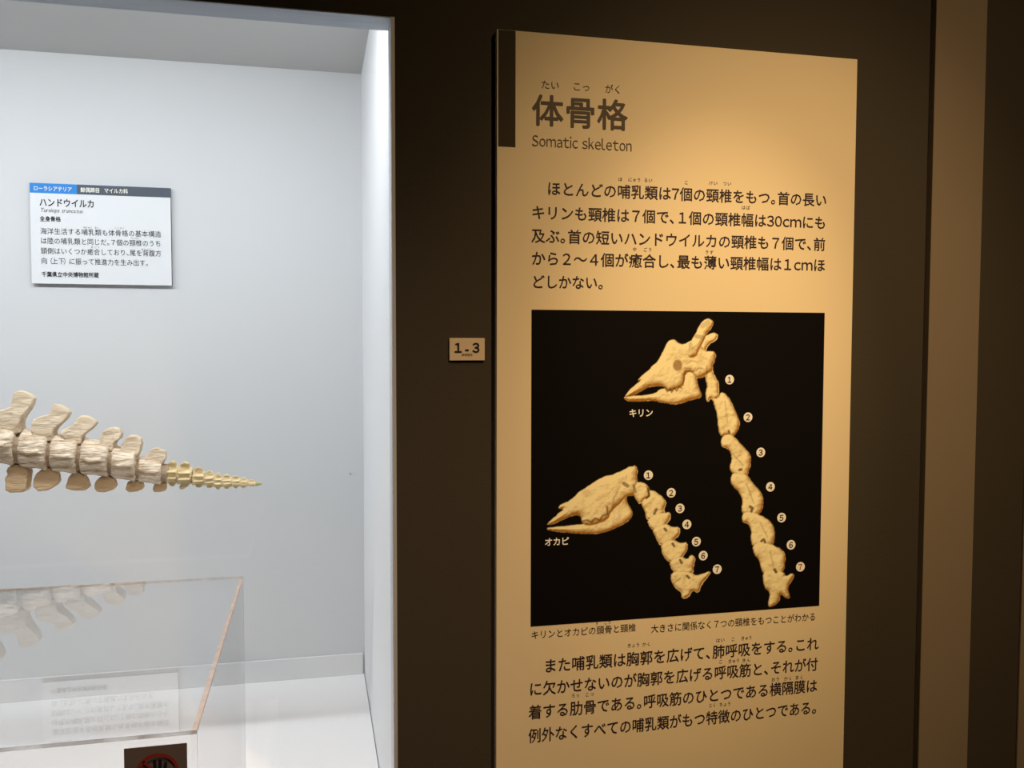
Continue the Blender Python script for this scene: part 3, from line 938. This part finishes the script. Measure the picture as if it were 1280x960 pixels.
for i, (xl, xr, tl, bl, tr, br, sp) in enumerate(VERT):
    bm = bmesh.new()
    xl, xr = xl-1.0, xr+1.0
    a, b, c, d = up(xl, tl, YS), up(xl, bl, YS), up(xr, tr, YS), up(xr, br, YS)
    spool(bm, a.x, c.x, a.z, b.z, c.z, d.z, YS, 0.055, 0.06)
    sc = (a.z-b.z)/2
    ztop = (a.z+c.z)/2
    mx_, my_ = sum(p[0] for p in sp)/len(sp), sum(p[1] for p in sp)/len(sp)
    pts = w2([(mx_+(x-mx_)*1.07, my_+(y-my_)*1.05) for x, y in sp])
    zm = max(p[1] for p in pts)
    def th(x, z, ztop=ztop, zm=zm, sc=sc):
        t = min(1, max(0, (z-ztop)/(zm-ztop+1e-6)))
        return sc*(0.36*(1-t)+0.17)
    sb = bmesh.new()
    prism(sb, pts, YS, th)
    bmesh.ops.recalc_face_normals(sb, faces=sb.faces[:])
    # stub of the side process and a lengthwise keel on each flank
    xm, zc = (a.x+c.x)/2, (a.z+b.z+c.z+d.z)/4
    hw = (c.x-a.x)*0.30
    for s_ in (-1, 1):
        fl = [bm.verts.new(p) for p in ((xm-hw, YS+s_*sc*0.70, zc+sc*0.16), (xm+hw, YS+s_*sc*0.70, zc+sc*0.16),
                                        (xm+hw, YS+s_*sc*0.70, zc-sc*0.20), (xm-hw, YS+s_*sc*0.70, zc-sc*0.20))]
        k_ = 0.12 if i < 5 else 0.05
        ou = [bm.verts.new(p) for p in ((xm-hw*0.7, YS+s_*sc*(0.93+k_*0.3), zc+sc*0.02), (xm+hw*0.9, YS+s_*sc*(0.98+k_*0.3), zc+sc*0.02),
                                        (xm+hw*0.9, YS+s_*sc*(0.98+k_*0.3), zc-sc*0.10), (xm-hw*0.7, YS+s_*sc*(0.98+k_*0.3), zc-sc*0.10))]
        bm.faces.new(fl[::s_])
        bm.faces.new(ou[::-s_])
        for j in range(4):
            bm.faces.new((fl[j], fl[(j+1) % 4], ou[(j+1) % 4], ou[j])[::-s_])
    bmesh.ops.recalc_face_normals(bm, faces=bm.faces[:])
    vt = organic('vertebra', bm, M_BONE, 0.0017, 0.0016, 110, 2, seed=i*3.7)
    organic('neural_spine', sb, M_SPINE, 0.0015, 0.0011, 110, 1, 'paler tan spine' if i == 0 else None, i*1.3, vt)

# brown discs between the larger bodies
JO = [(-66, -60, 510, 572), (-20.5, -14.5, 523, 576), (20.5, 28.5, 537, 582), (60.5, 67.5, 545, 586), (97.5, 104.5, 549, 590), (136, 142.5, 556, 594), (169.5, 175.5, 572, 600), (201.5, 209.5, 577, 604)]
for i, (xl, xr, t_, b_) in enumerate(JO):
    bm = bmesh.new()
    a, b, c, d = up(xl, t_, YS), up(xl, b_, YS), up(xr, t_+1, YS), up(xr, b_+1, YS)
    spool(bm, a.x-0.003, c.x+0.003, a.z-0.002, b.z+0.001, c.z-0.002, d.z+0.001, YS, 0.03, 0.06, 0.90, 20)
    organic('disc', bm, M_DISC, 0.002, 0.0006, 90, 2)

# small yellowed end vertebrae: round body, knob above and below, grooved flank
SM = [(208.5, 222.5, 575.5, 608), (222, 240.5, 577, 609), (240.5, 256, 583.5, 609.5), (255, 268, 588, 610), (267, 278, 590.5, 611.5), (277, 289.5, 592.5, 611), (289, 300, 594, 610.5), (299, 309.5, 596.5, 610), (309, 320.5, 599.5, 608.5)]
for i, (xl, xr, t_, b_) in enumerate(SM):
    bm = bmesh.new()
    hh = b_-t_
    a, b, c, d = up(xl, t_+hh*0.16, YS), up(xl, b_-hh*0.10, YS), up(xr, t_+hh*0.22, YS), up(xr, b_-hh*0.12, YS)
    spool(bm, a.x, c.x, a.z, b.z, c.z, d.z, YS, 0.16, 0.1, 0.9, 24)
    w_ = xr-xl
    sc = (a.z-b.z)/2
    prism(bm, w2([(xl+w_*0.15, t_+hh*0.35), (xl+w_*0.25, t_+hh*0.08), (xl+w_*0.5, t_), (xl+w_*0.78, t_+hh*0.06), (xl+w_*0.9, t_+hh*0.35)]), YS, lambda x, z, s=sc: s*0.38)
    prism(bm, w2([(xl+w_*0.2, b_-hh*0.3), (xl+w_*0.3, b_-hh*0.04), (xl+w_*0.55, b_), (xl+w_*0.75, b_-hh*0.05), (xl+w_*0.85, b_-hh*0.3)]), YS, lambda x, z, s=sc: s*0.30)
    for s_ in (-1, 1):      # flank ribs
        for dz in (0.34, -0.30):
            zc = (a.z+b.z+c.z+d.z)/4+dz*sc
            x0_, x1_ = a.x+(c.x-a.x)*0.12, a.x+(c.x-a.x)*0.88
            y_ = YS+s_*sc*0.86
            v0 = [bm.verts.new((x0_, y_-s_*0.004, zc-sc*0.16)), bm.verts.new((x0_, y_-s_*0.004, zc+sc*0.16)), bm.verts.new((x0_, y_+s_*sc*0.14, zc))]
            v1 = [bm.verts.new((x1_, y_-s_*0.004, zc-sc*0.16)), bm.verts.new((x1_, y_-s_*0.004, zc+sc*0.16)), bm.verts.new((x1_, y_+s_*sc*0.14, zc))]
            bm.faces.new(v0)
            bm.faces.new(v1[::-1])
            for j in range(3):
                bm.faces.new((v0[j], v1[j], v1[(j+1) % 3], v0[(j+1) % 3]))
    bmesh.ops.recalc_face_normals(bm, faces=bm.faces[:])
    organic('vertebra', bm, M_BONE2, 0.0009, 0.0008, 200, 1, 'small yellowed end vertebra' if i == 0 else None, i*2.1)
bm = bmesh.new()
a, b, c, d = up(319.5, 600.5, YS), up(319.5, 608, YS), up(327.5, 603, YS), up(327.5, 605.5, YS)
spool(bm, a.x, c.x, a.z, b.z, c.z, d.z, YS, 0.02, 0, 0.9, 16)
organic('tail_tip', bm, M_TIP, 0.0007, 0.0004, 200, 1, 'greenish tip')

# chevron bones hanging under the joints
CH = [
    RA([(-240, 650), (-190, 632), (-120, 660), (-95, 730), (-100, 900), (-140, 915), (-235, 905), (-255, 800)]),
    RA([(75, 740), (95, 700), (160, 682), (225, 702), (262, 745), (255, 800), (245, 890), (225, 918), (110, 920), (72, 895), (68, 800), (90, 760)]),
    RA([(330, 760), (370, 722), (415, 708), (470, 728), (500, 770), (512, 830), (480, 872), (420, 905), (350, 908), (305, 870), (305, 815)]),
    RA([(590, 820), (600, 790), (640, 752), (680, 752), (730, 785), (755, 830), (775, 880), (740, 905), (640, 905), (575, 885)]),
    RB([(100, 790), (130, 750), (190, 715), (245, 702), (300, 735), (335, 790), (345, 840), (310, 880), (220, 908), (130, 900), (90, 860)]),
    RB([(470, 830), (490, 785), (560, 765), (630, 775), (670, 820), (672, 870), (600, 900), (500, 910), (460, 880)]),
    RB([(785, 850), (810, 812), (860, 795), (930, 800), (950, 830), (940, 890), (870, 908), (800, 905), (780, 885)]),
    RB([(1095, 850), (1110, 825), (1150, 818), (1180, 840), (1170, 872), (1130, 884), (1100, 875)]),
]
for i, pts in enumerate(CH):
    bm = bmesh.new()
    W = w2(pts)
    W = [(p.x, p.y) for p in [Vector(q) for q in W]]
    hh = max(z for x, z in W)-min(z for x, z in W)
    zt_ = max(z for x, z in W)
    prism(bm, W, YS, lambda x, z, s=hh, t=zt_: s*(0.18+0.24*(t-z)/s*0.3+0.12))
    bmesh.ops.recalc_face_normals(bm, faces=bm.faces[:])
    organic('chevron_bone', bm, M_CHEV if i < 7 else M_BONE2, 0.0013, 0.0010, 90, 2,
            'tan chevron bone under the spine' if i == 0 else None, i*5.1)

# mounting rod through the bodies to a bracket on the case's left end
def tube(name, a, b, r, mat, parent, n=12):
    a, b = Vector(a), Vector(b)
    q = (b-a).to_track_quat('Z', 'Y')
    bm = bmesh.new()
    bmesh.ops.create_cone(bm, cap_ends=True, segments=n, radius1=r, radius2=r, depth=(b-a).length)
    bmesh.ops.transform(bm, matrix=Matrix.Translation((a+b)/2) @ q.to_matrix().to_4x4(), verts=bm.verts[:])
    me = bpy.data.meshes.new(name)
    bm.to_mesh(me)
    bm.free()
    return link_mesh(name, me, mat, parent)
r0, r1 = up(-118, 534, YS), up(60, 565, YS)
dirv = (r1-r0).normalized()
p0 = r0-dirv*0.10
tube('mounting_rod', p0, r1, 0.004, M_STEEL, skel)
tube('mounting_rod', (p0.x, p0.y, p0.z), (p0.x, p0.y, FZ), 0.005, M_STEEL, skel)
